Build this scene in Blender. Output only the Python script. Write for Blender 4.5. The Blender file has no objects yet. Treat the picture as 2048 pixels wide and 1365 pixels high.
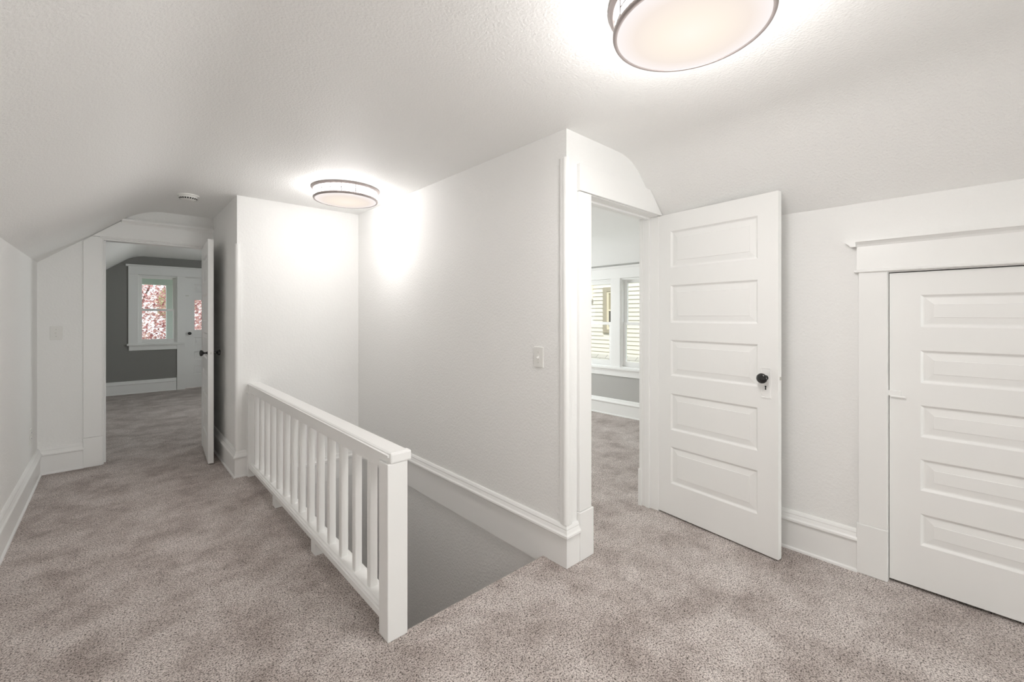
import bpy, bmesh, math, random
from mathutils import Vector, Matrix

random.seed(7)
scene = bpy.context.scene
COL = scene.collection
PI = math.pi

# ------------------------------------------------------------------ materials
def new_mat(name):
    m = bpy.data.materials.new(name)
    m.use_nodes = True
    nt = m.node_tree
    nt.nodes.clear()
    out = nt.nodes.new('ShaderNodeOutputMaterial')
    return m, nt, out

def principled(name, color, rough=0.5, bump=None, bump_scale=100.0, bump_strength=0.1,
               metallic=0.0, spec=0.5, vary=0.0, coat=0.0, bump_dist=0.002, bump2=None):
    m, nt, out = new_mat(name)
    b = nt.nodes.new('ShaderNodeBsdfPrincipled')
    b.inputs['Base Color'].default_value = (*color, 1)
    b.inputs['Roughness'].default_value = rough
    b.inputs['Metallic'].default_value = metallic
    b.inputs['Specular IOR Level'].default_value = spec
    b.inputs['Coat Weight'].default_value = coat
    nt.links.new(b.outputs[0], out.inputs[0])
    tc = nt.nodes.new('ShaderNodeNewGeometry')
    if vary:
        n = nt.nodes.new('ShaderNodeTexNoise')
        n.inputs['Scale'].default_value = 1.7
        n.inputs['Detail'].default_value = 3
        nt.links.new(tc.outputs['Position'], n.inputs['Vector'])
        r = nt.nodes.new('ShaderNodeMix'); r.data_type = 'RGBA'
        r.inputs['A'].default_value = (*[c * (1 - vary) for c in color], 1)
        r.inputs['B'].default_value = (*[min(1, c * (1 + vary)) for c in color], 1)
        nt.links.new(n.outputs['Fac'], r.inputs['Factor'])
        nt.links.new(r.outputs['Result'], b.inputs['Base Color'])
    if bump:
        n = nt.nodes.new('ShaderNodeTexNoise')
        n.inputs['Scale'].default_value = bump_scale
        n.inputs['Detail'].default_value = 3
        n.inputs['Roughness'].default_value = 0.55
        nt.links.new(tc.outputs['Position'], n.inputs['Vector'])
        bp = nt.nodes.new('ShaderNodeBump')
        bp.inputs['Strength'].default_value = bump_strength
        bp.inputs['Distance'].default_value = bump_dist
        nt.links.new(n.outputs['Fac'], bp.inputs['Height'])
        last = bp
        if bump2:
            n2 = nt.nodes.new('ShaderNodeTexNoise')
            n2.inputs['Scale'].default_value = bump2[0]
            n2.inputs['Detail'].default_value = 2
            nt.links.new(tc.outputs['Position'], n2.inputs['Vector'])
            b2 = nt.nodes.new('ShaderNodeBump')
            b2.inputs['Strength'].default_value = bump2[1]
            b2.inputs['Distance'].default_value = bump2[2]
            nt.links.new(n2.outputs['Fac'], b2.inputs['Height'])
            nt.links.new(bp.outputs[0], b2.inputs['Normal'])
            last = b2
        nt.links.new(last.outputs[0], b.inputs['Normal'])
    return m

WALL = principled('white_wall_paint', (0.90, 0.898, 0.888), 0.55, True, 75, 0.48, vary=0.012, spec=0.35,
                  bump_dist=0.005, bump2=(9, 0.12, 0.01))
CEIL = principled('white_ceiling_texture', (0.90, 0.898, 0.888), 0.55, True, 95, 0.6, vary=0.012, spec=0.35,
                  bump_dist=0.005, bump2=(7, 0.12, 0.01))
TRIM = principled('white_trim_enamel', (0.90, 0.898, 0.888), 0.33, True, 22, 0.06, vary=0.01, spec=0.5, bump_dist=0.004)
GREYW = principled('grey_wall_paint', (0.27, 0.267, 0.255), 0.6, True, 75, 0.3, spec=0.3, bump_dist=0.003)
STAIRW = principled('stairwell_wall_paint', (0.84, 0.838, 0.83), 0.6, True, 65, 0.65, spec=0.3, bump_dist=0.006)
SIDEW = principled('pale_grey_wall_paint', (0.50, 0.495, 0.48), 0.6, True, 75, 0.3, spec=0.3, bump_dist=0.003)
BLACK = principled('black_porcelain', (0.008, 0.008, 0.008), 0.12, spec=0.5, coat=0.5)
DARK = principled('dark_void', (0.01, 0.01, 0.01), 0.8)
BRONZE = principled('brushed_bronze', (0.34, 0.30, 0.29), 0.45, metallic=0.6, spec=0.5)
CAME = principled('dark_lead_came', (0.10, 0.085, 0.08), 0.5, metallic=0.3)
PLASTIC = principled('white_plastic', (0.83, 0.825, 0.80), 0.35, spec=0.5)
STEEL = principled('painted_steel', (0.62, 0.61, 0.58), 0.35, metallic=0.5)
TEAL = principled('pale_blue_green_paint', (0.74, 0.83, 0.82), 0.6, vary=0.03)
BARK = principled('maple_bark', (0.12, 0.09, 0.075), 0.9, True, 30, 0.6, bump_dist=0.02)
DECKING = principled('porch_deck_boards', (0.32, 0.33, 0.33), 0.7, True, 20, 0.3, bump_dist=0.005)
LAWN = principled('lawn_green', (0.10, 0.16, 0.05), 0.9, True, 60, 0.6, vary=0.2, bump_dist=0.02)
SIDING = principled('cream_clapboard_paint', (0.78, 0.745, 0.665), 0.6, True, 15, 0.15, vary=0.02, bump_dist=0.004)
WOODTRIM = principled('weathered_window_trim', (0.42, 0.38, 0.30), 0.7, True, 25, 0.4, vary=0.12, bump_dist=0.004)
CLEARDARK = principled('dark_house_glass', (0.10, 0.10, 0.09), 0.1, spec=0.6)
BLINDC = principled('tan_curtain', (0.38, 0.34, 0.24), 0.9)
PALEMETAL = principled('pale_downspout_metal', (0.80, 0.74, 0.58), 0.5)
GREYMETAL = principled('grey_downspout_shoe', (0.25, 0.24, 0.22), 0.5)

def carpet_mat():
    m, nt, out = new_mat('taupe_frieze_carpet')
    N = nt.nodes.new; L = nt.links.new
    b = N('ShaderNodeBsdfPrincipled')
    b.inputs['Roughness'].default_value = 0.95
    b.inputs['Specular IOR Level'].default_value = 0.12
    b.inputs['Sheen Weight'].default_value = 0.15
    b.inputs['Sheen Roughness'].default_value = 0.5
    g = N('ShaderNodeNewGeometry')
    # brushed-nap patches
    n1 = N('ShaderNodeTexNoise'); n1.inputs['Scale'].default_value = 3.6
    n1.inputs['Detail'].default_value = 7; n1.inputs['Roughness'].default_value = 0.68
    n1.inputs['Distortion'].default_value = 0.15
    L(g.outputs['Position'], n1.inputs['Vector'])
    r1 = N('ShaderNodeValToRGB')
    r1.color_ramp.elements[0].position = 0.36; r1.color_ramp.elements[0].color = (0.425, 0.365, 0.338, 1)
    r1.color_ramp.elements[1].position = 0.62; r1.color_ramp.elements[1].color = (0.690, 0.628, 0.600, 1)
    e = r1.color_ramp.elements.new(0.48); e.color = (0.565, 0.502, 0.473, 1)
    L(n1.outputs['Fac'], r1.inputs[0])
    # heathered yarn, plus the shade between tufts put into the colour as dark flecks
    v = N('ShaderNodeTexNoise'); v.inputs['Scale'].default_value = 165; v.inputs['Detail'].default_value = 3.5
    v.inputs['Roughness'].default_value = 0.72; v.inputs['Distortion'].default_value = 0.6
    L(g.outputs['Position'], v.inputs['Vector'])
    r2 = N('ShaderNodeValToRGB')
    el = r2.color_ramp.elements
    el[0].position = 0.375; el[0].color = (0.12, 0.10, 0.09, 1)
    el[1].position = 0.70; el[1].color = (1.5, 1.5, 1.5, 1)
    a = el.new(0.455); a.color = (0.62, 0.59, 0.575, 1)
    c = el.new(0.50); c.color = (1.05, 1.045, 1.04, 1)
    L(v.outputs['Fac'], r2.inputs[0])
    mul = N('ShaderNodeMix'); mul.data_type = 'RGBA'; mul.blend_type = 'MULTIPLY'
    mul.clamp_result = False
    mul.inputs['Factor'].default_value = 1.0
    L(r1.outputs[0], mul.inputs['A']); L(r2.outputs[0], mul.inputs['B'])
    L(mul.outputs['Result'], b.inputs['Base Color'])
    # tuft relief
    n3 = N('ShaderNodeTexNoise'); n3.inputs['Scale'].default_value = 260; n3.inputs['Detail'].default_value = 2
    L(g.outputs['Position'], n3.inputs['Vector'])
    ad = N('ShaderNodeMath'); ad.operation = 'ADD'
    L(v.outputs['Fac'], ad.inputs[0]); L(n3.outputs['Fac'], ad.inputs[1])
    bp = N('ShaderNodeBump'); bp.inputs['Strength'].default_value = 0.75; bp.inputs['Distance'].default_value = 0.006
    L(ad.outputs[0], bp.inputs['Height'])
    L(bp.outputs[0], b.inputs['Normal'])
    L(b.outputs[0], out.inputs[0])
    return m
CARPET = carpet_mat()

def glass_mat():
    m, nt, out = new_mat('window_glass')
    t = nt.nodes.new('ShaderNodeBsdfTransparent'); t.inputs[0].default_value = (0.97, 0.98, 0.97, 1)
    g = nt.nodes.new('ShaderNodeBsdfGlossy'); g.inputs['Roughness'].default_value = 0.02
    mix = nt.nodes.new('ShaderNodeMixShader'); mix.inputs[0].default_value = 0.05
    nt.links.new(t.outputs[0], mix.inputs[1]); nt.links.new(g.outputs[0], mix.inputs[2])
    nt.links.new(mix.outputs[0], out.inputs[0])
    return m
GLASS = glass_mat()

def emit_mat(name, color, strength, base=(0.8, 0.8, 0.8), radial=None):
    """lamp glass: a lit diffuser, warmer over the bulbs in the middle"""
    m, nt, out = new_mat(name)
    b = nt.nodes.new('ShaderNodeBsdfPrincipled')
    b.inputs['Base Color'].default_value = (*base, 1)
    b.inputs['Roughness'].default_value = 0.35
    b.inputs['Specular IOR Level'].default_value = 0.0 if radial else 0.3
    b.inputs['Emission Strength'].default_value = strength
    b.inputs['Emission Color'].default_value = (*color, 1)
    if radial:
        tc = nt.nodes.new('ShaderNodeTexCoord')
        ln = nt.nodes.new('ShaderNodeVectorMath'); ln.operation = 'LENGTH'
        nt.links.new(tc.outputs['Object'], ln.inputs[0])
        r = nt.nodes.new('ShaderNodeValToRGB')
        els = r.color_ramp.elements
        pts = radial
        els[0].position = pts[0][0]; els[0].color = (*pts[0][1], 1)
        els[1].position = pts[-1][0]; els[1].color = (*pts[-1][1], 1)
        for p, c in pts[1:-1]:
            q = els.new(p); q.color = (*c, 1)
        nt.links.new(ln.outputs['Value'], r.inputs[0])
        nt.links.new(r.outputs[0], b.inputs['Emission Color'])
    nt.links.new(b.outputs[0], out.inputs[0])
    return m
DIFFUSER = emit_mat('lit_lamp_diffuser', (1, .9, .8), 0.77, base=(0.03, 0.03, 0.03),
                    radial=[(0.0, (1.0, 0.92, 0.82)), (0.09, (0.99, 0.88, 0.76)), (0.17, (0.93, 0.82, 0.74)), (0.225, (1.0, 0.93, 0.91))])
DRUM = emit_mat('lit_lamp_side_glass', (1.0, 0.965, 0.945), 12.0)

def leaf_mat(name, cols, trans=0.35):
    m, nt, out = new_mat(name)
    N = nt.nodes.new; L = nt.links.new
    oi = N('ShaderNodeNewGeometry')
    r = N('ShaderNodeValToRGB')
    els = r.color_ramp.elements
    els[0].color = (*cols[0], 1); els[1].color = (*cols[-1], 1)
    for i, c in enumerate(cols[1:-1]):
        q = els.new((i + 1) / (len(cols) - 1)); q.color = (*c, 1)
    L(oi.outputs['Random Per Island'], r.inputs[0])
    d = N('ShaderNodeBsdfDiffuse'); t = N('ShaderNodeBsdfTranslucent')
    L(r.outputs[0], d.inputs[0]); L(r.outputs[0], t.inputs[0])
    mix = N('ShaderNodeMixShader'); mix.inputs[0].default_value = trans
    L(d.outputs[0], mix.inputs[1]); L(t.outputs[0], mix.inputs[2])
    L(mix.outputs[0], out.inputs[0])
    return m
MAPLE = leaf_mat('red_maple_leaves', [(0.28, 0.11, 0.12), (0.55, 0.26, 0.27), (0.72, 0.42, 0.42), (0.80, 0.58, 0.57), (0.78, 0.64, 0.58)], 0.5)
GREENLEAF = leaf_mat('yellow_green_leaves', [(0.55, 0.50, 0.33), (0.74, 0.70, 0.52), (0.84, 0.82, 0.68)], 0.5)

def shingle_mat():
    m, nt, out = new_mat('grey_roof_shingles')
    N = nt.nodes.new; L = nt.links.new
    tc = N('ShaderNodeTexCoord')
    br = N('ShaderNodeTexBrick')
    br.inputs['Scale'].default_value = 1.0
    br.inputs['Brick Width'].default_value = 0.33
    br.inputs['Row Height'].default_value = 0.2
    br.inputs['Mortar Size'].default_value = 0.008
    br.inputs['Color1'].default_value = (0.40, 0.395, 0.365, 1)
    br.inputs['Color2'].default_value = (0.47, 0.46, 0.43, 1)
    br.inputs['Mortar'].default_value = (0.14, 0.14, 0.13, 1)
    L(tc.outputs['Object'], br.inputs['Vector'])
    b = N('ShaderNodeBsdfPrincipled'); b.inputs['Roughness'].default_value = 0.9
    L(br.outputs['Color'], b.inputs['Base Color'])
    L(b.outputs[0], out.inputs[0])
    return m
SHINGLE = shingle_mat()

# ------------------------------------------------------------------ mesh helpers
def BM():
    return bmesh.new()

def box(bm, x0, x1, y0, y1, z0, z1, mi=0):
    vs = [bm.verts.new((x, y, z)) for x in (x0, x1) for y in (y0, y1) for z in (z0, z1)]
    for f in ((0, 1, 3, 2), (4, 6, 7, 5), (0, 4, 5, 1), (2, 3, 7, 6), (0, 2, 6, 4), (1, 5, 7, 3)):
        bm.faces.new([vs[i] for i in f]).material_index = mi
    return vs

def prism(bm, pts, axis, a0, a1):
    """extrude a 2-D outline along an axis. axis y: pts=(x,z); x: pts=(y,z); z: pts=(x,y)"""
    def P(p, a):
        if axis == 'y': return (p[0], a, p[1])
        if axis == 'x': return (a, p[0], p[1])
        return (p[0], p[1], a)
    A = [bm.verts.new(P(p, a0)) for p in pts]
    B = [bm.verts.new(P(p, a1)) for p in pts]
    n = len(pts)
    for i in range(n):
        j = (i + 1) % n
        bm.faces.new((A[i], A[j], B[j], B[i]))
    bm.faces.new(A[::-1]); bm.faces.new(B)

def lathe(bm, prof, seg=48, c=(0, 0, 0), axis='z', mi=0):
    """revolve (r, h) profile; axis z up or y (out of a door face, negative y)"""
    rings = []
    for r, h in prof:
        if r < 1e-6:
            p = (0, 0, h) if axis == 'z' else (0, h, 0)
            rings.append([bm.verts.new((c[0] + p[0], c[1] + p[1], c[2] + p[2]))])
            continue
        ring = []
        for k in range(seg):
            t = 2 * PI * k / seg
            p = (r * math.cos(t), r * math.sin(t), h) if axis == 'z' else (r * math.cos(t), h, r * math.sin(t))
            ring.append(bm.verts.new((c[0] + p[0], c[1] + p[1], c[2] + p[2])))
        rings.append(ring)
    for a, b in zip(rings, rings[1:]):
        for k in range(seg):
            j = (k + 1) % seg
            q = []
            for v in ((a[k] if len(a) > 1 else a[0]), (a[j] if len(a) > 1 else a[0]),
                      (b[j] if len(b) > 1 else b[0]), (b[k] if len(b) > 1 else b[0])):
                if v not in q: q.append(v)
            if len(q) > 2: bm.faces.new(q).material_index = mi

def sweep(bm, path, prof, zoff=0.0):
    """moulding along a plan polyline; prof = (distance to the left of travel, z)"""
    n = len(path)
    dirs = [(Vector(path[i + 1]) - Vector(path[i])).normalized() for i in range(n - 1)]
    nor = [Vector((-d.y, d.x)) for d in dirs]
    rows = []
    for i in range(n):
        if i == 0: m = nor[0]
        elif i == n - 1: m = nor[-1]
        else:
            m = nor[i - 1] + nor[i]
            m = m / m.dot(nor[i])
        rows.append([bm.verts.new((path[i][0] + m.x * d, path[i][1] + m.y * d, z + zoff)) for d, z in prof])
    k = len(prof)
    for a, b in zip(rows, rows[1:]):
        for i in range(k):
            j = (i + 1) % k
            bm.faces.new((a[i], a[j], b[j], b[i]))
    bm.faces.new(rows[0]); bm.faces.new(rows[-1][::-1])

def obj(name, bm, mat, parent=None, bevel=0.0, smooth=False, loc=None, rotz=None, mats=None, seg=2, angle=None):
    bmesh.ops.recalc_face_normals(bm, faces=bm.faces[:])
    me = bpy.data.meshes.new(name)
    bm.to_mesh(me); bm.free()
    for mm in (mats or [mat]):
        me.materials.append(mm)
    o = bpy.data.objects.new(name, me)
    COL.objects.link(o)
    if parent: o.parent = parent
    if loc: o.location = loc
    if rotz is not None: o.rotation_euler = (0, 0, rotz)
    if smooth:
        for p in me.polygons: p.use_smooth = True
    if angle:
        me.set_sharp_from_angle(angle=math.radians(angle))
    if bevel:
        md = o.modifiers.new('edge', 'BEVEL'); md.width = bevel; md.segments = seg
        md.limit_method = 'ANGLE'; md.angle_limit = math.radians(40)
    return o

def tag(o, label=None, cat=None, group=None, kind=None):
    if label: o['label'] = label
    if cat: o['category'] = cat
    if group: o['group'] = group
    if kind: o['kind'] = kind
    return o

def empty(name, loc=(0, 0, 0), rotz=0.0):
    o = bpy.data.objects.new(name, None)
    COL.objects.link(o)
    o.location = loc; o.rotation_euler = (0, 0, rotz); o.empty_display_size = 0.1
    return o

def struct(o, label, cat):
    return tag(o, label, cat, kind='structure')

# ------------------------------------------------------------------ dimensions
CZ = 2.36                      # ceiling height
XL, XR = -0.485, 2.90          # hall side walls
YF = 5.405                     # wall at the far end of the hall
XP, YB = 0.7515, 4.22          # partition face, stairwell back wall
XS, YC = 1.79, 1.515           # stairwell side wall, wall with the open door
YR = -5.6                      # wall behind the camera
YE = 9.95                      # end wall of the far room
XW = 5.0                       # window wall of the side room
TOP = 2.75
SX0, SX1, SY0, SY1 = 0.91, XS, 1.665, YB   # stair opening

# ------------------------------------------------------------------ floor
bm = BM()
def slab(x0, x1, y0, y1):
    box(bm, x0, x1, y0, y1, -0.24, 0.0)
slab(-0.6, SX0, YR - .1, YE + .14)
slab(SX0, SX1, YR - .1, SY0)
slab(SX0, SX1 + .05, SY1 + .04, YE + .14)
slab(SX1 + .05, XW + .12, YR - .1, YE + .14)
slab(SX1, SX1 + .05, YR - .1, SY0)
struct(obj('floor', bm, CARPET), 'taupe flecked carpet over hall, doorways and rooms', 'carpet')

bm = BM()     # carpet rolled over the top stair edge
prof = [(SY0 - .03, 0.001)] + [(SY0 + .018 * math.sin(t), -.018 + .019 * math.cos(t)) for t in [i * PI / 10 for i in range(0, 11)]] + [(SY0 - .03, -.036)]
prism(bm, prof, 'x', SX0, SX1 - .001)
z, y = -0.21, SY0
for i in range(10):
    box(bm, SX0, SX1 - .001, y - .02, y + .245, z - .25, z)
    z -= 0.21; y += 0.235
struct(obj('staircase', bm, CARPET), 'carpeted stairs dropping away behind the white railing', 'stairs')
bm = BM(); box(bm, -0.6, 3.0, 1.0, 6.0, -2.75, -2.62)
struct(obj('floor_lower', bm, CARPET), 'lower storey floor at the foot of the stairs', 'floor')

# ------------------------------------------------------------------ walls
def wall_xy(name, label, axis, p0, p1, a0, a1, openings, mat, z0=-0.24, z1=TOP, mats=None, split=None):
    """a wall slab. axis 'x': runs along x between a0,a1, thickness y p0..p1; openings (a0,a1,z0,z1)"""
    bm = BM()
    def seg(s0, s1, q0, q1, mi=0):
        if s1 - s0 < 1e-5 or q1 - q0 < 1e-5: return
        if axis == 'x': box(bm, s0, s1, p0, p1, q0, q1, mi)
        else: box(bm, p0, p1, s0, s1, q0, q1, mi)
    cur = a0
    for (o0, o1, b0, b1) in sorted(openings):
        seg(cur, o0, z0, z1)
        if b0 > 0: seg(o0, o1, z0, b0)
        seg(o0, o1, b1, z1)
        cur = o1
    if split is not None:
        seg(cur, a1, z0, split, 1); seg(cur, a1, split, z1, 0)
    else:
        seg(cur, a1, z0, z1)
    o = obj(name, bm, mat, mats=mats)
    return struct(o, label, 'wall')

wall_xy('wall_left', 'low white knee wall under the left ceiling slope', 'y', XL - .1, XL, YR - .1, 5.455, [], WALL)
wall_xy('wall_left_far_room', 'dark grey knee wall of the room through the far door', 'y', XL - .1, XL, 5.455, YE + .12, [], GREYW)
wall_xy('wall_far', 'white wall around the far doorway', 'x', YF, YF + .1, XL - .1, 1.0, [(-0.085, 0.685, 0, 2.066)], WALL)
wall_xy('wall_partition', 'shaded white wall behind the far open door', 'y', XP, XP + .08, YB, YF + .1, [], WALL)
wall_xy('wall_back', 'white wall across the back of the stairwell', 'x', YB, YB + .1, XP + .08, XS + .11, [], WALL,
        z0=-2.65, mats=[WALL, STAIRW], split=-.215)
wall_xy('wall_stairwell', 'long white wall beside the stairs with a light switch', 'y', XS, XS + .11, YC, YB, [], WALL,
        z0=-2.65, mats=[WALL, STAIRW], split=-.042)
wall_xy('wall_front', 'narrow white wall around the near doorway', 'x', YC, YC + .12, XS + .11, XW + .12, [(1.975, 2.775, 0, 2.047)], WALL)
wall_xy('wall_right', 'white knee wall with the low closet door', 'y', XR, XR + .1, YR - .1, YC, [(-.449, .325, 0, 1.572)], WALL)
wall_xy('wall_rear', 'white end wall behind the viewpoint with windows', 'x', YR - .1, YR, XL, XR, [(1.14, 1.89, .54, 2.06), (1.99, 2.74, .54, 2.06)], WALL)
wall_xy('wall_end', 'dark grey wall with window and porch door', 'x', YE, YE + .12, XL, 2.6, [(.284, .845, .853, 2.074), (.945, 1.73, 0, 2.074)], GREYW)
wall_xy('wall_right_far_room', 'grey side wall of the far room', 'y', 2.5, 2.6, YF + .1, YE, [(6.9, 8.1, .8, 2.0)], GREYW)
wall_xy('wall_cross', 'grey wall between far room and side room', 'x', 5.3, 5.4, XS + .0, XW + .12, [(3.0, 4.3, .7, 1.9)], SIDEW)
wall_xy('wall_window', 'pale grey wall under the paired windows', 'y', XW, XW + .12, YC + .12, 5.3,
        [(2.48, 3.297, .647, 1.86), (3.416, 4.233, .647, 1.86)], SIDEW)
wall_xy('wall_stair_left', 'grey lower wall under the railing', 'y', SX0 - .12, SX0, 1.3, YB, [], STAIRW, z0=-2.65, z1=-.24)

# ------------------------------------------------------------------ ceilings
def bez(p0, p1, p2, n=8):
    return [((1 - t) ** 2 * p0[0] + 2 * t * (1 - t) * p1[0] + t * t * p2[0],
             (1 - t) ** 2 * p0[1] + 2 * t * (1 - t) * p1[1] + t * t * p2[1]) for t in [i / n for i in range(n + 1)]]
def sheet(bm, prof, y0, y1, th=0.03):
    top = [(x, z + th) for x, z in prof]
    prism(bm, prof + top[::-1], 'y', y0, y1)
LS = 0.82
lprof = [(XL - .06, 1.80 - .06 * LS), (XL, 1.80)] + bez((.06, 1.80 + .545 * LS), (.198, CZ), (.37, CZ)) + [(1.84, CZ)]
rprof = [(1.84, CZ)] + bez((2.28, CZ), (2.44, CZ), (2.545, 2.258)) + [(XR, 1.945), (XR + .06, 1.945 - .06 * .86)]
bm = BM()
sheet(bm, lprof, YR, YF + .02)
sheet(bm, rprof, YR, YC + .02)
struct(obj('ceiling', bm, CEIL, smooth=True, angle=35), 'white textured ceiling sloping down to both side walls', 'ceiling')
bm = BM()
f0 = [(XL - .06, 1.83 - .05), (XL, 1.83)] + bez((.12, 2.30), (.235, 2.39), (.40, 2.39)) + [(2.52, 2.39)]
sheet(bm, f0, YF + .05, YE + .05)
struct(obj('ceiling_far_room', bm, CEIL, smooth=True, angle=35), 'textured ceiling of the far room with a sloped left side', 'ceiling')
bm = BM()
g0 = [(XS + .05, 2.36), (4.35, 2.36)] + bez((4.4, 2.36), (4.62, 2.36), (4.8, 2.21)) + [(XW + .06, 2.0)]
sheet(bm, g0, YC + .06, 5.35)
struct(obj('ceiling_side_room', bm, CEIL, smooth=True, angle=35), 'textured ceiling of the room through the near doorway', 'ceiling')
bm = BM(); box(bm, -.75, XW + .3, YR - .3, YE + .3, TOP, TOP + .1)  # slab added above the ceilings to block light leaks
struct(obj('roof', bm, SHINGLE), 'unseen roof slab added to keep stray light out of the rooms', 'roof')

# ------------------------------------------------------------------ baseboards
def bprof(bottom=0.0, shoe=True):
    p = [(0, bottom)]
    if shoe: p += [(.030, bottom), (.029, bottom + .010), (.020, bottom + .016)]
    else: p += [(.019, bottom)]
    p += [(.019, .156), (.028, .160), (.032, .167), (.031, .176), (.024, .184), (.019, .196), (.017, .200),
          (.017, .206), (.012, .216), (.008, .221), (0, .222)]
    return p
def base(name, label, path, prof=None, zoff=0):
    bm = BM(); sweep(bm, path, prof or bprof(), zoff)
    return struct(obj(name, bm, TRIM), label, 'baseboard')
base('baseboard_left', 'white moulded baseboard along the left knee wall', [(XL, YF), (XL, YR)])
base('baseboard_far', 'short white baseboard left of the far doorway', [(-.205, YF), (XL, YF)])
base('baseboard_partition', 'white baseboard turning the corner behind the far door', [(.818, YB), (XP, YB), (XP, YF)])
base('baseboard_stairwell', 'long white baseboard along the stairwell wall', [(1.879, YC), (XS, YC), (XS, YB)], bprof(-.042, False))
bb = [(0, -.215), (.019, -.215), (.019, -.045), (.030, -.038), (.031, -.020), (.018, -.008), (.014, .012), (0, .018)]
base('baseboard_back', 'low white baseboard inside the stairwell at the back', [(XS, YB), (SX0, YB)], bb)
base('baseboard_right', 'white baseboard between near door and closet', [(XR, .445), (XR, YC)])
base('baseboard_end', 'white baseboard under the far room window', [(.825, YE), (XL, YE)])
base('baseboard_left_far_room', 'white baseboard on the far room knee wall', [(XL, YE), (XL, YF + .1)])
base('baseboard_window', 'white baseboard under the paired windows', [(XW, YC + .12), (XW, 5.3)])
base('baseboard_rear', 'white baseboard on the wall behind the viewpoint', [(XL, YR), (XR, YR)])

# ------------------------------------------------------------------ corner beads
def corner_bead(name, label, cx, cy, z0, z1):
    """turned corner guard on an outside corner whose faces look to -x and -y"""
    bm = BM()
    pts = []
    r = .021
    for k in range(0, 13):
        t = PI * 0.95 + k * (PI * 1.5 - PI * 0.9) / 12
        pts.append((cx + .006 + r * math.cos(t), cy + .006 + r * math.sin(t)))
    pts += [(cx + .024, cy - .012), (cx + .034, cy - .012), (cx + .036, cy - .001), (cx + .036, cy + .01), (cx + .01, cy + .036), (cx - .001, cy + .036), (cx - .012, cy + .034), (cx - .012, cy + .024)]
    prism(bm, pts, 'z', z0, z1)
    return struct(obj(name, bm, TRIM, bevel=.002), label, 'corner trim')
corner_bead('trim_1', 'white wooden corner bead at the end of the stairwell wall', XS, YC, .222, 2.205)
corner_bead('trim_2', 'white wooden corner bead behind the railing end', XP, YB, .222, 1.955)

# ------------------------------------------------------------------ doorway trim
def casing_set(name, label):
    return struct(empty(name), label, 'door casing')

# near doorway
t = casing_set('trim_3', 'white casing around the near doorway')
bm = BM(); box(bm, 1.879, 1.985, YC - .020, YC, .27, 2.036); obj('side_casing', bm, TRIM, t, .003)
bm = BM(); box(bm, 1.877, 1.998, YC - .026, YC, 0, .268); obj('plinth_block', bm, TRIM, t, .004)
bm = BM(); prism(bm, [(1.879, 2.040), (2.785, 2.040), (2.62, 2.190), (1.879, 2.190)], 'y', YC - .024, YC); obj('head_casing', bm, TRIM, t, .003)
bm = BM(); box(bm, 2.775, 2.875, YC - .004, YC, 0, 2.036); obj('side_casing', bm, TRIM, t, .002)
bm = BM()   # jamb lining with stops
for s, x in ((1, 1.985), (-1, 2.765)):
    box(bm, min(x - s * .02, x), max(x - s * .02, x), YC - .001, YC + .125, 0, 2.037)
    box(bm, min(x, x + s * .013), max(x, x + s * .013), YC + .062, YC + .092, 0, 2.024)
    box(bm, min(x, x + s * .004), max(x, x + s * .004), YC + .092, YC + .125, 0, 2.037)
box(bm, 1.985, 2.765, YC - .001, YC + .125, 2.037, 2.057)
box(bm, 1.985, 2.765, YC + .062, YC + .092, 2.024, 2.037)
obj('jamb', bm, TRIM, t, .0015)
bm = BM(); box(bm, 2.757, 2.87, YC + .12, YC + .142, .26, 2.036); obj('side_casing', bm, TRIM, t, .002)
bm = BM(); box(bm, 2.748, 2.872, YC + .12, YC + .147, 0, .258); obj('plinth_block', bm, TRIM, t, .002)
bm = BM(); box(bm, 1.88, 1.993, YC + .12, YC + .142, 0, 2.036); obj('side_casing', bm, TRIM, t, .002)
bm = BM(); box(bm, 1.87, 2.88, YC + .12, YC + .142, 2.036, 2.19); obj('head_casing', bm, TRIM, t, .002)

# far doorway
t = casing_set('trim_4', 'white casing around the far doorway, cut along the slope')
bm = BM(); prism(bm, [(-.208, .265), (-.085, .265), (-.085, 2.064), (-.152, 2.064), (-.208, 2.018)], 'y', YF - .02, YF); obj('side_casing', bm, TRIM, t, .003)
bm = BM(); box(bm, -.210, -.083, YF - .026, YF, 0, .264); obj('plinth_block', bm, TRIM, t, .004)
bm = BM(); prism(bm, [(-.152, 2.066), (XP, 2.066), (XP, 2.222), (.035, 2.222)], 'y', YF - .022, YF); obj('head_casing', bm, TRIM, t, .002)
bm = BM()
sweep(bm, [(XP, YF), (.045, YF)], [(0, 2.205), (.022, 2.205), (.030, 2.216), (.042, 2.226), (.048, 2.230), (.048, 2.246), (0, 2.246)])
obj('crown_moulding', bm, TRIM, t)
bm = BM()
sweep(bm, [(.70, YF), (-.10, YF)], [(0, 2.052), (.030, 2.052), (.032, 2.060), (.026, 2.068), (0, 2.068)])
obj('fillet', bm, TRIM, t)
bm = BM(); box(bm, .680, XP, YF - .02, YF, 0, 2.064); obj('side_casing', bm, TRIM, t, .003)
bm = BM()
for s, x in ((1, -.075), (-1, .675)):
    box(bm, min(x - s * .02, x), max(x - s * .02, x), YF - .001, YF + .115, 0, 2.058)
    box(bm, min(x, x + s * .013), max(x, x + s * .013), YF + .055, YF + .085, 0, 2.045)
box(bm, -.075, .675, YF - .001, YF + .115, 2.040, 2.058)
obj('jamb', bm, TRIM, t, .0015)
bm = BM(); box(bm, -.086, -.0745, YF + .02, YF + .05, .97, 1.06); obj('strike_plate', bm, STEEL, t)

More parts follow.
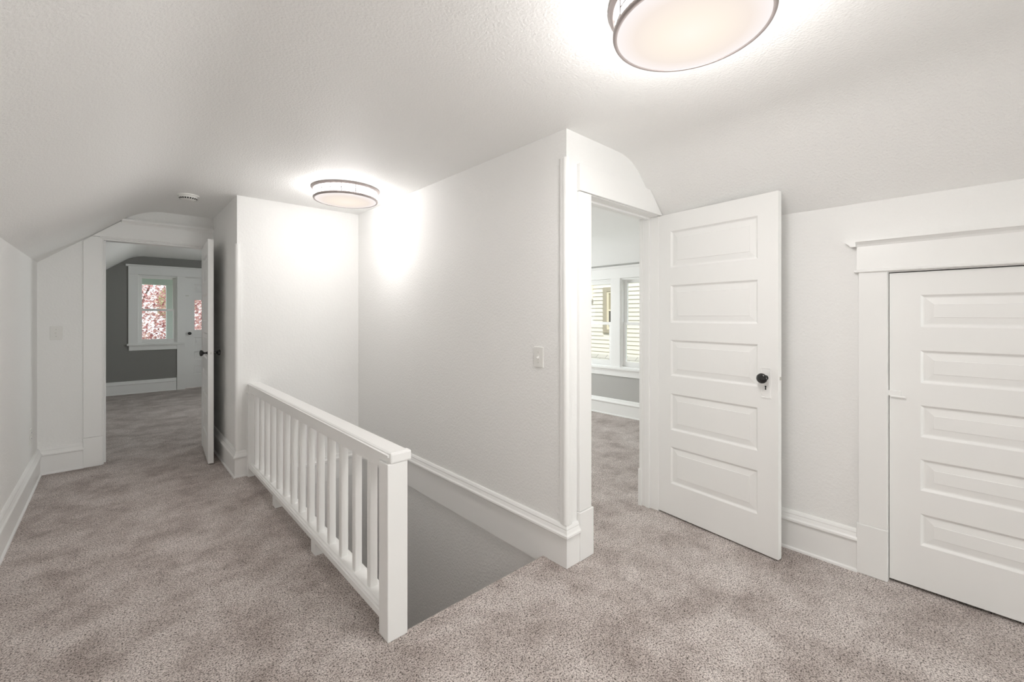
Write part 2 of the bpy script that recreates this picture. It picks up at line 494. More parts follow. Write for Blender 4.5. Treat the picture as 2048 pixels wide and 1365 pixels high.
# closet casing
t = casing_set('trim_5', 'white casing around the low closet door')
bm = BM(); box(bm, XR - .020, XR, .325, .441, .26, 1.578); obj('side_casing', bm, TRIM, t, .003)
bm = BM(); box(bm, XR - .026, XR, .323, .449, 0, .26); obj('plinth_block', bm, TRIM, t, .004)
bm = BM(); box(bm, XR - .020, XR, -.565, -.449, .26, 1.578); obj('side_casing', bm, TRIM, t, .003)
bm = BM(); box(bm, XR - .026, XR, -.573, -.447, 0, .26); obj('plinth_block', bm, TRIM, t, .004)
bm = BM(); box(bm, XR - .022, XR, -.573, .449, 1.588, 1.722); obj('head_casing', bm, TRIM, t, .002)
bm = BM(); box(bm, XR - .032, XR, -.583, .459, 1.576, 1.590); obj('fillet', bm, TRIM, t, .005, seg=3)
bm = BM()
cp = [(0, 1.712), (.022, 1.712), (.028, 1.722), (.040, 1.732), (.048, 1.736), (.048, 1.748), (0, 1.748)]
sweep(bm, [(XR + .0, -.573), (XR, .449)], cp)
for s in (-.573, .449):   # mitred returns
    sg = 1 if s > 0 else -1
    pr = [(s + sg * d, z) for d, z in cp]
    prism(bm, pr, 'x', XR - .048, XR)
obj('crown_moulding', bm, TRIM, t)
bm = BM()
box(bm, XR + .001, XR + .09, .322, .338, 0, 1.585); box(bm, XR + .001, XR + .09, -.462, -.447, 0, 1.585); box(bm, XR + .001, XR + .09, -.447, .322, 1.571, 1.586)
obj('jamb', bm, TRIM, t)
bm = BM(); box(bm, XR + .1, XR + .13, -.6, .5, 0, 1.7)
struct(obj('wall_closet', bm, DARK), 'dark closet interior behind the closed door', 'wall')

# ------------------------------------------------------------------ panelled doors
def knob_bm(y0, sgn, x, z):
    bm = BM()
    s = sgn
    lathe(bm, [(0.0, y0), (.015, y0), (.015, y0 + s * .004), (.0085, y0 + s * .006), (.0085, y0 + s * .026), (.014, y0 + s * .028),
               (.024, y0 + s * .035), (.0285, y0 + s * .045), (.0275, y0 + s * .052), (.020, y0 + s * .057), (.010, y0 + s * .0595), (0, y0 + s * .060)],
          28, (x, 0, z), 'y')
    return bm

def plate_bm(y0, sgn, x, z0, z1, w=.056):
    zc, h = (z0 + z1) / 2, (z1 - z0) / 2
    out = [(.70, -1.0), (.86, -.97), (1.04, -.985), (1.05, -.90), (.90, -.80), (.95, -.4), (1.0, 0), (.95, .4), (.90, .80), (1.05, .90), (1.04, .985), (.86, .97), (.70, 1.0)]
    pts = [(x + a * w / 2, zc + b * h) for a, b in out] + [(x - a * w / 2, zc + b * h) for a, b in out[::-1]]
    inn = [(x + (px - x) * .80, zc + (pz - zc) * .93) for px, pz in pts]
    bm = BM()
    a = [bm.verts.new((p[0], y0, p[1])) for p in pts]
    b = [bm.verts.new((p[0], y0 + sgn * .0035, p[1])) for p in pts]
    c = [bm.verts.new((p[0], y0 + sgn * .0035, p[1])) for p in inn]
    d = [bm.verts.new((x + (p[0] - x) * .93, y0 + sgn * .0018, zc + (p[1] - zc) * .97)) for p in inn]
    n = len(pts)
    for q, r in ((a, b), (b, c), (c, d)):
        for i in range(n):
            j = (i + 1) % n
            bm.faces.new((q[i], q[j], r[j], r[i]))
    bm.faces.new(d)
    return bm

def keyhole_bm(y0, sgn, x, z):
    bm = BM()
    y1 = y0 + sgn * .0024
    lathe(bm, [(0, y1), (.0045, y1)], 14, (x, 0, z + .006), 'y')
    vs = [bm.verts.new(p) for p in ((x - .0022, y1, z + .004), (x + .0022, y1, z + .004), (x + .0036, y1, z - .012), (x - .0036, y1, z - .012))]
    bm.faces.new(vs)
    return bm

def panel_door(name, loc, rotz, w, h, th, zs, st, label, z0=.012, glass=(), knob=None, sides=(-1, 1), hinges=None, mat=TRIM, plate=True):
    """door in local space: x from the hinge, y=0 the face looking to -y, thickness towards +y"""
    l, r = st
    bm = BM()
    box(bm, 0, l, 0, th, z0, h); box(bm, w - r, w, 0, th, z0, h)
    edges = [z0] + [v for pz in sorted(zs) for v in pz] + [h]
    for a, b in zip(edges[0::2], edges[1::2]):
        box(bm, l, w - r, 0, th, a, b)
    bmesh.ops.remove_doubles(bm, verts=bm.verts[:], dist=1e-5)
    d = empty(name, loc, rotz)
    struct(d, label, 'door')
    fr = obj('stiles_and_rails', bm, mat, d)
    for i, (a, b) in enumerate(sorted(zs)):
        bm = BM()
        if i in glass:
            for s in (0, 1):   # stop bead around the pane
                y0 = .004 if s == 0 else th - .012
                for q in ((l, l + .012, a, b), (w - r - .012, w - r, a, b), (l, w - r, a, a + .012), (l, w - r, b - .012, b)):
                    box(bm, q[0], q[1], y0, y0 + .008, q[2], q[3])
            bd = obj('glazing_bead', bm, mat, d)
            bm = BM(); box(bm, l, w - r, th / 2 - .002, th / 2 + .002, a, b)
            obj('pane', bm, GLASS, bd)
            continue
        for s in (0, 1):
            f = (lambda y: y) if s == 0 else (lambda y: th - y)
            rings = []
            for ins, dep in ((0, .000), (.003, .002), (.010, .0095), (.013, .011), (.018, .011), (.046, .006), (.048, .004)):
                y = f(dep)
                rings.append([bm.verts.new(p) for p in ((l + ins, y, a + ins), (w - r - ins, y, a + ins), (w - r - ins, y, b - ins), (l + ins, y, b - ins))])
            for q, r2 in zip(rings, rings[1:]):
                for k in range(4):
                    j = (k + 1) % 4
                    bm.faces.new((q[k], q[j], r2[j], r2[k]))
            bm.faces.new(rings[-1])
        obj('panel', bm, mat, d)
    if knob:
        kx, kz = knob
        for s in sides:
            y0 = 0 if s < 0 else th
            if plate:
                p = obj('escutcheon', plate_bm(y0, s, kx, kz - .115, kz + .058), mat, d)
                tag(p, 'white painted fancy-edged knob plate')
                obj('keyhole', keyhole_bm(y0, s, kx, kz - .055), DARK, p)
            k = obj('knob', knob_bm(y0, s, kx, kz), BLACK, d, smooth=True, angle=50)
            tag(k, 'round black knob')
        bm = BM(); box(bm, w - .0005, w + .001, th * .22, th * .78, kz - .075, kz + .045); obj('latch_plate', bm, mat, d)
        bm = BM(); box(bm, w, w + .006, th * .38, th * .62, kz - .008, kz + .010); obj('latch_bolt', bm, STEEL, d)
    for hz in hinges or ():
        bm = BM(); lathe(bm, [(0, -.045), (.006, -.045), (.006, .045), (0, .045)], 12, (-.006, .002, hz)); obj('hinge', bm, mat, d)
    return d

PZ = [(.221, .470), (.582, .828), (.946, 1.188), (1.303, 1.556), (1.674, 1.920)]
d = (Vector((2.674, .756)) - Vector((2.771, 1.537)))
panel_door('door_1', (2.771, 1.537, 0), math.atan2(d.y, d.x), .788, 2.037, .036, PZ, (.117, .108),
           'white five-panel door standing open beside the near doorway', z0=.010, knob=(.723, 1.003), hinges=(.25, 1.78))
d = (Vector((.618, 4.730)) - Vector((.664, 5.475)))
panel_door('door_2', (.664, 5.475, 0), math.atan2(d.y, d.x), .750, 2.045, .042, PZ, (.115, .108),
           'white five-panel door open at the far end, seen nearly edge-on', z0=.012, knob=(.680, 1.01), hinges=(.25, 1.78), plate=False)
CP = [(.225, .381), (.494, .648), (.756, .912), (1.020, 1.181), (1.294, 1.453)]
cd = panel_door('door_3', (XR + .004, .3195, 0), -PI / 2, .764, 1.566, .034, CP, (.115, .115),
                'low white five-panel closet door closed in the right wall', z0=.016)
bm = BM()
box(bm, -.012, -.002, -.016, -.004, .935, .985)
box(bm, -.006, .045, -.010, -.001, .945, .972); box(bm, .004, .062, -.014, -.007, .939, .947)
obj('latch', bm, TRIM, cd, .002)
pd = panel_door('door_4', (.958, YE + .02, 0), 0, .760, 2.055, .040, [(.255, .410), (.525, .680), (.805, .945), (1.073, 1.659), (1.79, 1.937)],
                (.125, .125), 'white porch door with one glass pane beside the far window', glass=(3,), knob=(.060, 1.023), sides=(-1,), plate=False)
bm = BM(); box(bm, -.014, -.002, -.02, .09, 0, 2.076); box(bm, .762, .775, -.02, .09, 0, 2.076); box(bm, -.002, .762, -.02, .09, 2.058, 2.076); obj('door_frame', bm, TRIM, pd)
bm = BM(); box(bm, -.03, .05, -.012, -.004, 1.715, 1.725); lathe(bm, [(0, -.01), (.006, -.01), (.006, .01), (0, .01)], 8, (-.03, -.01, 1.71)); obj('hook_latch', bm, STEEL, pd)
bm = BM()
lathe(bm, [(0, 0), (.022, 0), (.022, -.003), (0, -.004)], 16, (.060, 0, .97), 'y'); obj('keyhole_cover', bm, TRIM, pd)

# ------------------------------------------------------------------ stair railing
rl = empty('stair_railing', (.87, 2.9, 0))
tag(rl, 'white painted wooden railing with square balusters along the stair opening', 'railing')
def rp(o): # keep world placement under the railing's empty
    o.location = (-.87, -2.9, 0); return o
def rbox(name, x0, x1, y0, y1, z0, z1, bevel=.003):
    bm = BM(); box(bm, x0, x1, y0, y1, z0, z1)
    return rp(obj(name, bm, TRIM, rl, bevel))
rbox('newel_post', .825, .917, 1.653, 1.735, 0, .736, .004)
rbox('wall_post', .818, .866, 4.150, YB, .0, .70, .003)
bm = BM()
prism(bm, [(.838, .700), (.838, .760), (.830, .762), (.829, .770), (.836, .772), (.838, .776), (.846, .780), (.916, .780), (.926, .776),
           (.932, .768), (.932, .758), (.908, .758), (.908, .700)], 'y', 1.662, YB)
cap = rp(obj('handrail', bm, TRIM, rl))
rbox('handrail_end', .8365, .933, 1.648, 1.690, .7355, .779, .007)
bm = BM()
prism(bm, [(.826, .070), (.826, .096), (.832, .098), (.833, .104), (.842, .106), (.846, .111), (.900, .111), (.914, .106), (.914, .070)], 'y', 1.70, YB)
rp(obj('bottom_rail', bm, TRIM, rl))
b0 = None
for k in range(14):
    yc = 1.899 + .1690 * k
    if b0 is None:
        bm = BM(); box(bm, .8535, .890, yc - .018, yc + .018, .104, .705)
        b0 = rp(obj('baluster', bm, TRIM, rl, .005, seg=3))
        y_first = yc
    else:
        c = b0.copy(); c.location = (-.87, -2.9 + (yc - y_first), 0)
        COL.objects.link(c); c.parent = rl
for yc in (2.566, 3.385):
    rbox('support_block', .826, .900, yc - .035, yc + .035, 0, .072, .002)

# ------------------------------------------------------------------ ceiling lights
def ceiling_light(x, y, label):
    r = empty('ceiling_light', (x, y, CZ))
    tag(r, label, 'ceiling light', 'flush mount drum ceiling lights')
    bm = BM(); lathe(bm, [(0, 0), (.256, 0), (.257, -.006), (.250, -.014), (.243, -.019), (.2365, -.019), (.2365, -.010), (0, -.010)], 96)
    obj('canopy_ring', bm, BRONZE, r, smooth=True, angle=35)
    bm = BM(); lathe(bm, [(.2345, -.012), (.2345, -.080), (.231, -.080), (.231, -.012), (.2345, -.012)], 96)
    def arc(bm, d0, d1, z0, z1):
        n = max(1, int(abs(d1 - d0) / 4))
        for i in range(n):
            a0 = math.radians(248.4 + d0 + (d1 - d0) * i / n); a1 = math.radians(248.4 + d0 + (d1 - d0) * (i + 1) / n)
            v = []
            for rr in (.2335, .2362):
                for a in (a0, a1):
                    for zz in (z0, z1):
                        v.append(bm.verts.new((rr * math.cos(a), rr * math.sin(a), zz)))
            for f in ((0, 1, 3, 2), (4, 6, 7, 5), (0, 4, 5, 1), (2, 3, 7, 6), (0, 2, 6, 4), (1, 5, 7, 3)):
                bm.faces.new([v[i] for i in f]).material_index = 1
    zt, zb = -.018, -.076
    def zz(f): return zt + (zb - zt) * f
    lw = .0024
    for rep in range(3):
        o = -58.5 + 120 * rep
        for a in (0, 12, 50.5, 75.5): arc(bm, o + a - .75, o + a + .75, zt, zb)
        arc(bm, o + 12, o + 50.5, zz(.5) - lw, zz(.5) + lw)
        arc(bm, o + 30.5 - .75, o + 30.5 + .6, zt, zz(.5))
        arc(bm, o + 50.5, o + 75.5, zz(.78) - lw, zz(.78) + lw)
        arc(bm, o + 75.5, o + 120, zz(.45) - lw, zz(.45) + lw)
        arc(bm, o + 108 - .75, o + 108 + .6, zt, zz(.45))
    obj('side_glass', bm, DRUM, r, smooth=True, angle=35, mats=[DRUM, CAME])
    bm = BM(); lathe(bm, [(.229, -.073), (.237, -.073), (.242, -.078), (.243, -.085), (.240, -.092), (.234, -.094), (.229, -.092), (.229, -.073)], 96)
    obj('bottom_ring', bm, BRONZE, r, smooth=True)
    bm = BM(); lathe(bm, [(0, 0), (.08, .0008), (.15, .003), (.20, .006), (.2295, .011), (.2295, .013), (0, .013)], 96)
    o = obj('diffuser', bm, DIFFUSER, r, smooth=True, loc=(0, 0, -.1015), angle=60)
    return r
ceiling_light(1.36, 3.44, 'round bronze-rimmed ceiling light above the stairwell')
ceiling_light(1.36, .634, 'round bronze-rimmed ceiling light close overhead, cut by the photo edge')

# ------------------------------------------------------------------ small fittings
def switch(loc, rotz, label):
    r = empty('light_switch', loc, rotz)
    tag(r, label, 'light switch', 'toggle light switches')
    bm = BM(); box(bm, -.037, .037, -.006, 0, -.059, .059); obj('cover_plate', bm, PLASTIC, r, .004, seg=3)
    bm = BM(); box(bm, -.006, .006, -.0075, -.004, -.013, .013); tb = obj('toggle_frame', bm, PLASTIC, r, .001)
    bm = BM(); prism(bm, [(-.006, -.006), (-.018, -.010), (-.018, -.002), (-.006, .007)], 'x', -.004, .004); obj('toggle', bm, PLASTIC, r, .001)
    for z in (-.030, .030):
        bm = BM(); lathe(bm, [(0, -.0070), (.003, -.0070), (.0035, -.006), (0, -.006)], 12, (0, 0, z), 'y'); obj('screw', bm, STEEL, r)
    return r
switch((XS, 1.719, 1.113), -PI / 2, 'white toggle switch on the stairwell wall by the near corner')
switch((-.374, YF, 1.202), 0, 'white toggle switch left of the far doorway')
r = empty('wall_outlet', (XL, 4.99, .416), PI / 2)
tag(r, 'white duplex outlet low on the left knee wall', 'outlet')
bm = BM(); box(bm, -.036, .036, -.006, 0, -.059, .059); obj('cover_plate', bm, PLASTIC, r, .004, seg=3)
for z in (-.022, .022):
    bm = BM(); lathe(bm, [(0, -.0085), (.015, -.0085), (.0165, -.007), (.0165, -.005), (0, -.005)], 20, (0, 0, z), 'y'); s = obj('socket_face', bm, PLASTIC, r)
    bm = BM()
    for x in (-.006, .006): box(bm, x - .0012, x + .0012, -.0089, -.0084, z - .001, z + .009)
    obj('slots', bm, DARK, s)
r = empty('smoke_detector', (.452, 4.50, CZ))
tag(r, 'round white smoke detector on the ceiling near the far doorway', 'smoke detector')
bm = BM(); lathe(bm, [(0, 0), (.075, 0), (.075, -.007), (.072, -.010), (0, -.010)], 48); obj('base_plate', bm, PLASTIC, r, smooth=True, angle=30)
bm = BM(); lathe(bm, [(0, -.009), (.063, -.009), (.064, -.026), (.060, -.033), (.052, -.038), (.030, -.042), (0, -.043)], 48); obj('housing', bm, PLASTIC, r, smooth=True, angle=30)
bm = BM()
for k in range(22):
    t = 2 * PI * k / 22
    c, s = math.cos(t), math.sin(t)
    v = []
    for rr, zz_ in ((.0645, -.027), (.0575, -.0366)):
        for u in (-.0058, .0058):
            v.append(bm.verts.new((rr * c - u * s, rr * s + u * c, zz_)))
    bm.faces.new((v[0], v[1], v[3], v[2]))
obj('vent_slots', bm, DARK, r)

# ------------------------------------------------------------------ windows
def frame_rect(bm, ax, p0, p1, a0, a1, z0, z1, wl, wr, wb, wt):
    def B(s0, s1, q0, q1):
        if ax == 'x': box(bm, s0, s1, p0, p1, q0, q1)
        else: box(bm, p0, p1, s0, s1, q0, q1)
    B(a0, a0 + wl, z0, z1); B(a1 - wr, a1, z0, z1); B(a0 + wl, a1 - wr, z0, z0 + wb); B(a0 + wl, a1 - wr, z1 - wt, z1)

def slabx(ax, p0, p1, a0, a1, z0, z1):
    bm = BM()
    if ax == 'x': box(bm, a0, a1, p0, p1, z0, z1)
    else: box(bm, p0, p1, a0, a1, z0, z1)
    return bm

def sash_window(parent, ax, wallp, s, a0, a1, z0, z1, zm, d=(.03, .065), stile=.042, wb=.062, wt=.045):
    """double-hung sashes. wallp: room-side wall plane, s: +1 when outside lies at larger coordinate"""
    def rng(u, v): return (wallp + s * u, wallp + s * v) if s > 0 else (wallp + s * v, wallp + s * u)
    bm = BM(); p = rng(.0, .12); frame_rect(bm, ax, p[0], p[1], a0 - .001, a1 + .001, z0, z1, .014, .014, .016, .014)
    obj('window_frame', bm, TRIM, parent, .001)
    bm = BM(); p = rng(.008, .022); frame_rect(bm, ax, p[0], p[1], a0 + .012, a1 - .012, z0 + .012, z1 - .012, .012, .012, .004, .012)
    obj('stop_bead', bm, TRIM, parent, .002)
    p = rng(d[0], d[0] + .033); bm = BM(); frame_rect(bm, ax, p[0], p[1], a0 + .014, a1 - .014, z0 + .012, zm + .018, stile, stile, wb, .038)
    lo = obj('lower_sash', bm, TRIM, parent, .002)
    pm = (p[0] + p[1]) / 2
    obj('pane', slabx(ax, pm - .002, pm + .002, a0 + .02, a1 - .02, z0 + .03, zm), GLASS, lo)
    p = rng(d[1], d[1] + .033); bm = BM(); frame_rect(bm, ax, p[0], p[1], a0 + .014, a1 - .014, zm - .020, z1 - .012, stile, stile, .038, wt)
    up = obj('upper_sash', bm, TRIM, parent, .002)
    pm = (p[0] + p[1]) / 2
    obj('pane', slabx(ax, pm - .002, pm + .002, a0 + .02, a1 - .02, zm, z1 - .03), GLASS, up)

# far room window
w = struct(empty('window_1'), 'double-hung window onto red foliage in the far grey room', 'window')
sash_window(w, 'x', YE, 1, .294, .835, .861, 2.066, 1.455)
t = struct(empty('trim_6'), 'white casing and head shared by far window and porch door', 'window casing')
bm = BM(); box(bm, .167, .296, YE - .02, YE, .862, 2.068); obj('side_casing', bm, TRIM, t, .003)
bm = BM(); box(bm, .833, .951, YE - .02, YE, .27, 2.068); obj('side_casing', bm, TRIM, t, .003)
bm = BM(); box(bm, .831, .953, YE - .026, YE, 0, .27); obj('plinth_block', bm, TRIM, t, .003)
bm = BM(); box(bm, 1.722, 1.84, YE - .02, YE, 0, 2.068); obj('side_casing', bm, TRIM, t, .003)
bm = BM(); box(bm, .167, 1.84, YE - .022, YE, 2.0685, 2.212); obj('head_casing', bm, TRIM, t, .003)
bm = BM(); sweep(bm, [(1.87, YE), (.135, YE)], [(0, 2.205), (.024, 2.205), (.034, 2.218), (.045, 2.226), (.045, 2.240), (0, 2.240)]); obj('crown_moulding', bm, TRIM, t)
bm = BM(); box(bm, .148, .942, YE - .055, YE + .03, .832, .864); obj('window_stool', bm, TRIM, t, .006, seg=3)
bm = BM(); box(bm, .175, .833, YE - .02, YE, .745, .832); box(bm, .175, .833, YE - .03, YE, .812, .832); obj('apron', bm, TRIM, t, .003)

# side room paired windows
t = struct(empty('trim_7'), 'white casing tying the paired side room windows together', 'window casing')
w = struct(empty('window_2'), 'left sash window of the pair facing the cream clapboards and dark window', 'window')
sash_window(w, 'y', XW, 1, 3.426, 4.223, .655, 1.852, 1.245, stile=.048, wb=.068, wt=.05)
w = struct(empty('window_3'), 'right sash window of the pair facing plain cream clapboards', 'window')
sash_window(w, 'y', XW, 1, 2.490, 3.287, .655, 1.852, 1.245, stile=.048, wb=.068, wt=.05)
bm = BM(); box(bm, XW - .02, XW, 3.285, 3.428, .652, 1.855); obj('mullion_casing', bm, TRIM, t, .003)
bm = BM(); box(bm, XW - .02, XW, 4.221, 4.335, .652, 1.855); obj('side_casing', bm, TRIM, t, .003)
bm = BM(); box(bm, XW - .02, XW, 2.378, 2.492, .652, 1.855); obj('side_casing', bm, TRIM, t, .003)
bm = BM(); box(bm, XW - .022, XW, 2.378, 4.335, 1.853, 1.995); obj('head_casing', bm, TRIM, t, .003)
bm = BM(); sweep(bm, [(XW, 2.36), (XW, 4.35)], [(0, 1.985), (.024, 1.985), (.034, 1.998), (.042, 2.004), (.042, 2.018), (0, 2.018)]); obj('crown_moulding', bm, TRIM, t)
bm = BM(); box(bm, XW - .055, XW + .03, 2.36, 4.35, .625, .656); obj('window_stool', bm, TRIM, t, .006, seg=3)
bm = BM(); box(bm, XW - .02, XW, 2.378, 4.335, .535, .625); box(bm, XW - .03, XW, 2.378, 4.335, .602, .625); obj('apron', bm, TRIM, t, .003)

# windows behind the viewpoint
for i, (a, b) in enumerate(((1.15, 1.88), (2.00, 2.73))):
    w = struct(empty('window_%d' % (4 + i)), 'sash window behind the viewpoint, nearer the ' + ('stairs' if i == 0 else 'closet') + ' side', 'window')
    sash_window(w, 'x', YR, -1, a, b, .55, 2.05, 1.30, d=(.02, .055))
# windows added out of sight to brighten the two rooms
w = struct(empty('window_6'), 'unseen window added in the side wall to brighten the far room', 'window')
sash_window(w, 'y', 2.5, 1, 6.9, 8.1, .8, 2.0, 1.4, d=(.01, .045))
w = struct(empty('window_7'), 'unseen window added in the cross wall to brighten the side room', 'window')
sash_window(w, 'x', 5.3, 1, 3.0, 4.3, .7, 1.9, 1.3, d=(.01, .045))

# ------------------------------------------------------------------ outdoors
bm = BM(); box(bm, -40, 40, -30, 60, -3.2, -3.0)
struct(obj('ground', bm, LAWN), 'lawn around the house', 'ground')

p = empty('porch', (.9, 11.2, 0))
tag(p, 'pale blue-green porch posts and beam outside the far window', 'porch')
def pb(name, x0, x1, y0, y1, z0, z1, mat):
    bm = BM(); box(bm, x0, x1, y0, y1, z0, z1)
    o = obj(name, bm, mat, p, .004); o.location = (-.9, -11.2, 0); return o
pb('post', .765, .925, 11.15, 11.31, -3.0, 2.1, TEAL)
pb('post', -.75, -.59, 11.15, 11.31, -3.0, 2.1, TEAL)
pb('post', 2.3, 2.46, 11.15, 11.31, -3.0, 2.1, TEAL)
pb('beam', -.8, 2.5, 11.14, 11.32, 1.972, 2.25, TEAL)
pb('deck', -.8, 2.5, YE + .13, 11.4, -.2, -.06, DECKING)
pb('porch_ceiling', -.8, 2.5, YE + .13, 11.4, 2.25, 2.29, TEAL)

def leafy(name, label, cx, cy, cz, rx, ry, rz, n, mat, size, trunk_r, seed, cat='tree'):
    rnd = random.Random(seed)
    t = empty(name, (cx, cy, -3.0))
    tag(t, label, cat)
    bm = BM()
    def tube(a, b, ra, rb, k=9):
        a, b = Vector(a), Vector(b)
        d = (b - a).normalized()
        u = d.orthogonal().normalized(); v = d.cross(u)
        A = [bm.verts.new(a + ra * (math.cos(2 * PI * i / k) * u + math.sin(2 * PI * i / k) * v)) for i in range(k)]
        B = [bm.verts.new(b + rb * (math.cos(2 * PI * i / k) * u + math.sin(2 * PI * i / k) * v)) for i in range(k)]
        for i in range(k):
            bm.faces.new((A[i], A[(i + 1) % k], B[(i + 1) % k], B[i]))
        bm.faces.new(A[::-1]); bm.faces.new(B)
    hz = cz + 3.0
    fork = (0, 0, hz * .45)
    tube((0, 0, 0), fork, trunk_r, trunk_r * .75)
    tips = []
    for k in range(9):
        a = 2 * PI * k / 9 + rnd.uniform(-.2, .2)
        q = rnd.uniform(.45, .8)
        tip = (rx * q * math.cos(a), ry * q * math.sin(a), hz + rz * rnd.uniform(-.4, .6))
        mid = (tip[0] * .45, tip[1] * .45, fork[2] + (tip[2] - fork[2]) * .55)
        tube(fork, mid, trunk_r * .5, trunk_r * .3); tube(mid, tip, trunk_r * .3, trunk_r * .08)
        tips.append(tip)
    obj('trunk', bm, BARK, t)
    bm = BM()
    for i in range(n):
        while True:
            x, y, z = rnd.uniform(-1, 1), rnd.uniform(-1, 1), rnd.uniform(-1, 1)
            q = x * x + y * y + z * z
            if q < 1 and rnd.random() < .25 + q * .75: break
        c = Vector((x * rx, y * ry, hz + z * rz))
        s = size * rnd.uniform(.6, 1.3)
        m = Matrix.Rotation(rnd.uniform(0, 2 * PI), 3, 'Z') @ Matrix.Rotation(rnd.gauss(0, .7), 3, 'X') @ Matrix.Rotation(rnd.gauss(0, .5), 3, 'Y')
        pts = []
        for k in range(10):          # five-lobed leaf
            a = 2 * PI * k / 10
            rr = s * (1.0 if k % 2 == 0 else .42) * (.7 if k in (4, 6) else 1)
            pts.append(bm.verts.new(c + m @ Vector((rr * math.cos(a), rr * math.sin(a), s * .08 * (k % 2)))))
        bm.faces.new(pts)
    obj('foliage', bm, mat, t)
    return t
leafy('maple_tree', 'red-leaved maple tree filling the far window', -.3, 14.4, 1.0, 2.9, 1.9, 2.5, 30000, MAPLE, .042, .14, 3)
leafy('maple_tree', 'red-leaved maple tree seen through the porch door pane', 4.4, 17.6, .9, 2.6, 1.8, 2.6, 20000, MAPLE, .045, .13, 5)
leafy('ornamental_tree', 'small pale yellowish tree behind the red maples', 2.0, 24.0, 1.9, .7, .7, .85, 1300, GREENLEAF, .12, .2, 9)

# neighbour's house
hx = 10.7
h = empty('neighbor_house', (hx, 7.0, -3.0))
tag(h, 'cream clapboard house next door seen through the side room windows', 'house')
def hobj(name, bm, mat, parent=None, **k):
    o = obj(name, bm, mat, parent or h, **k)
    if parent is None: o.location = (-hx, -7.0, 3.0)
    return o
bm = BM()
EXP = .1175
WY0, WY1, WZ0, WZ1 = 6.82, 7.605, .845, 2.19
zc = -3.0
while zc < 4.6:
    segs = [(2.0, 13.0)]
    if zc + EXP > WZ0 and zc < WZ1 - .03: segs = [(2.0, WY0), (WY1, 13.0)]
    for a, b in segs:
        prism(bm, [(hx - .030, zc), (hx - .006, zc + EXP + .012), (hx + .01, zc + EXP + .012), (hx + .01, zc)], 'y', a, b)
    zc += EXP
box(bm, hx, hx + .15, 2.0, 13.0, -3, 4.7)
hobj('clapboard_siding', bm, SIDING)
bm = BM(); frame_rect(bm, 'y', hx - .05, hx + .0, WY0, WY1, WZ0, WZ1, .13, .13, .11, .13); hw = hobj('window', bm, WOODTRIM, bevel=.006)
bm = BM(); frame_rect(bm, 'y', hx - .03, hx - .006, WY0 + .13, WY1 - .13, WZ0 + .11, WZ1 - .13, .05, .05, .06, .05)
box(bm, hx - .03, hx - .006, WY0 + .18, WY1 - .18, 1.49, 1.535)
hobj('sash', bm, PALEMETAL, hw)
bm = BM(); box(bm, hx - .012, hx - .004, WY0 + .13, WY1 - .13, WZ0 + .11, WZ1 - .13); hobj('pane', bm, CLEARDARK, hw)
bm = BM(); box(bm, hx - .014, hx - .0125, WY0 + .19, WY1 - .19, 1.54, WZ1 - .18); hobj('curtain', bm, BLINDC, hw)
bm = BM(); box(bm, hx - .11, hx - .025, 7.985, 8.085, 1.84, 4.6); dsp = hobj('downspout', bm, PALEMETAL, bevel=.015)
bm = BM(); prism(bm, [(hx - .115, 1.85), (hx - .02, 1.85), (hx - .02, 1.76), (hx - .06, 1.72), (hx - .16, 1.75), (hx - .16, 1.80)], 'y', 7.98, 8.09); hobj('downspout_shoe', bm, GREYMETAL, dsp)
# lower roof against the wall
L_ = 1.9
ang = math.radians(32)
bm = BM(); box(bm, 0, 11.0, 0, L_, -.04, 0)
ro = obj('lower_roof', bm, SHINGLE, h)
ro.rotation_euler = (0, 0, 0)
ro.matrix_local = Matrix.Translation((-.005, -5.0, 3.0 + .215)) @ Matrix(((0, -math.cos(ang), math.sin(ang) * -1, 0), (1, 0, 0, 0), (0, -math.sin(ang), math.cos(ang), 0), (0, 0, 0, 1)))
bm = BM(); box(bm, hx - 1.55, hx, 2.2, 12.8, -3.0, -.95); hobj('lower_wall', bm, SIDING)

# ------------------------------------------------------------------ light
world = bpy.data.worlds.new('sky'); scene.world = world
world.use_nodes = True
nt = world.node_tree; nt.nodes.clear()
bg = nt.nodes.new('ShaderNodeBackground'); wo = nt.nodes.new('ShaderNodeOutputWorld')
bg.inputs['Color'].default_value = (0.93, 0.965, 1.0, 1)
bg.inputs['Strength'].default_value = 1.35
nt.links.new(bg.outputs[0], wo.inputs[0])

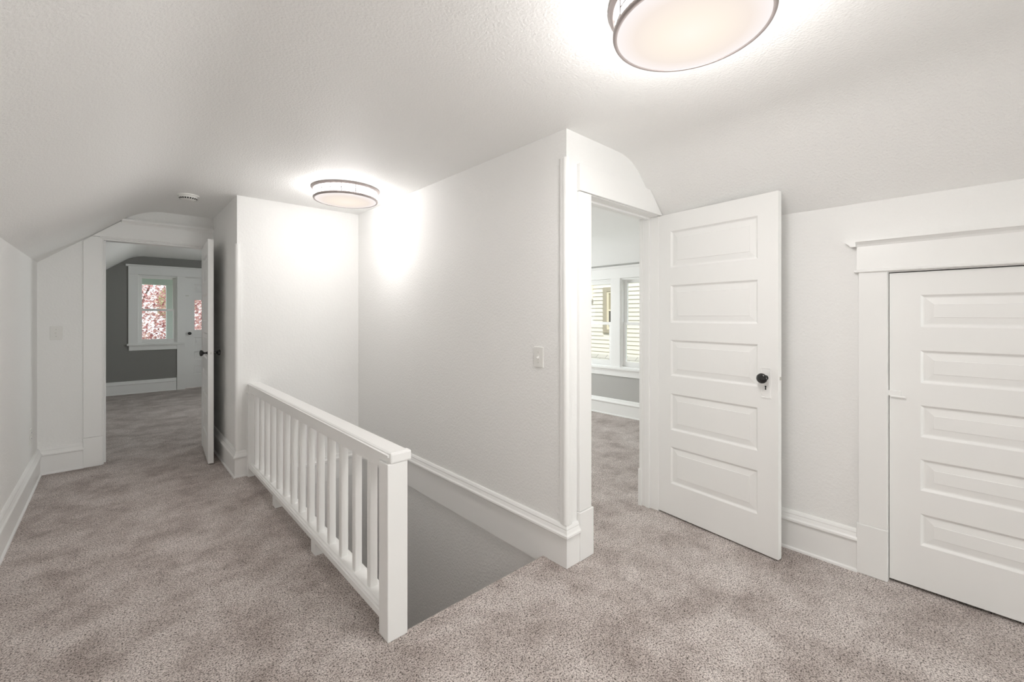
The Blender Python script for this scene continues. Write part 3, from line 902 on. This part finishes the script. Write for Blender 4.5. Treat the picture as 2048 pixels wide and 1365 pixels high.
def area(name, loc, rot, sx, sy, power, color=(1, 1, 1)):
    l = bpy.data.lights.new(name, 'AREA'); l.shape = 'RECTANGLE'; l.size = sx; l.size_y = sy
    l.energy = power; l.color = color
    o = bpy.data.objects.new(name, l); COL.objects.link(o)
    o.location = loc; o.rotation_euler = rot
    return o
DAY = (0.955, 0.985, 1.0)
area('rear_daylight', (1.94, YR - .2, 1.30), (PI / 2, 0, 0), 1.7, 1.6, 99, DAY)
area('far_room_fill', (2.72, 7.5, 1.4), (0, PI / 2, 0), 1.2, 1.2, 31, DAY)  # fill lamp outside the added window, brightens the far room
area('side_room_fill', (3.65, 5.5, 1.3), (-PI / 2, 0, 0), 1.3, 1.2, 57, DAY)  # fill lamp behind the added cross-wall window, brightens the side room
WARM = (1.0, 0.978, 0.955)
for lx, ly, down, omni in ((1.36, 3.44, 1.5, 4.6), (1.36, .634, 8, 9)):
    l = bpy.data.lights.new('lamp_glow', 'AREA'); l.shape = 'DISK'; l.size = .44; l.energy = down; l.color = WARM
    o = bpy.data.objects.new('lamp_glow', l); COL.objects.link(o); o.location = (lx, ly, CZ - .108)
    l = bpy.data.lights.new('lamp_fill', 'POINT'); l.shadow_soft_size = .12; l.energy = omni; l.color = WARM  # unseen point light added well under the fixture to brighten ceiling and walls
    o = bpy.data.objects.new('lamp_fill', l); COL.objects.link(o); o.location = (lx, ly, CZ - .42)
s = bpy.data.lights.new('sun', 'SUN'); s.energy = 3.2; s.angle = math.radians(1); s.color = (1.0, .96, .88)
so = bpy.data.objects.new('sun', s); COL.objects.link(so)
so.rotation_euler = Vector((.55, .70, -.80)).to_track_quat('-Z', 'Y').to_euler()

# ------------------------------------------------------------------ camera
cam = bpy.data.cameras.new('camera')
cam.sensor_fit = 'HORIZONTAL'; cam.sensor_width = 36.0
cam.lens = 864.0 * 36.0 / 2048.0
cam.shift_y = -(682.5 - 632.0) / 2048.0
cam.clip_start = 0.02
co = bpy.data.objects.new('camera', cam); COL.objects.link(co)
co.location = (0, 0, 1.35)
co.rotation_euler = (PI / 2, 0, math.radians(-42.58))
scene.camera = co

vs = scene.view_settings
scene.display_settings.display_device = 'sRGB'
vs.view_transform = 'Standard'; vs.look = 'None'; vs.exposure = 0.33; vs.gamma = 1.0; vs.use_curve_mapping = False
scene.cycles.max_bounces = 12
scene.cycles.diffuse_bounces = 8
scene.cycles.sample_clamp_indirect = 6.0
scene.cycles.use_denoising = True
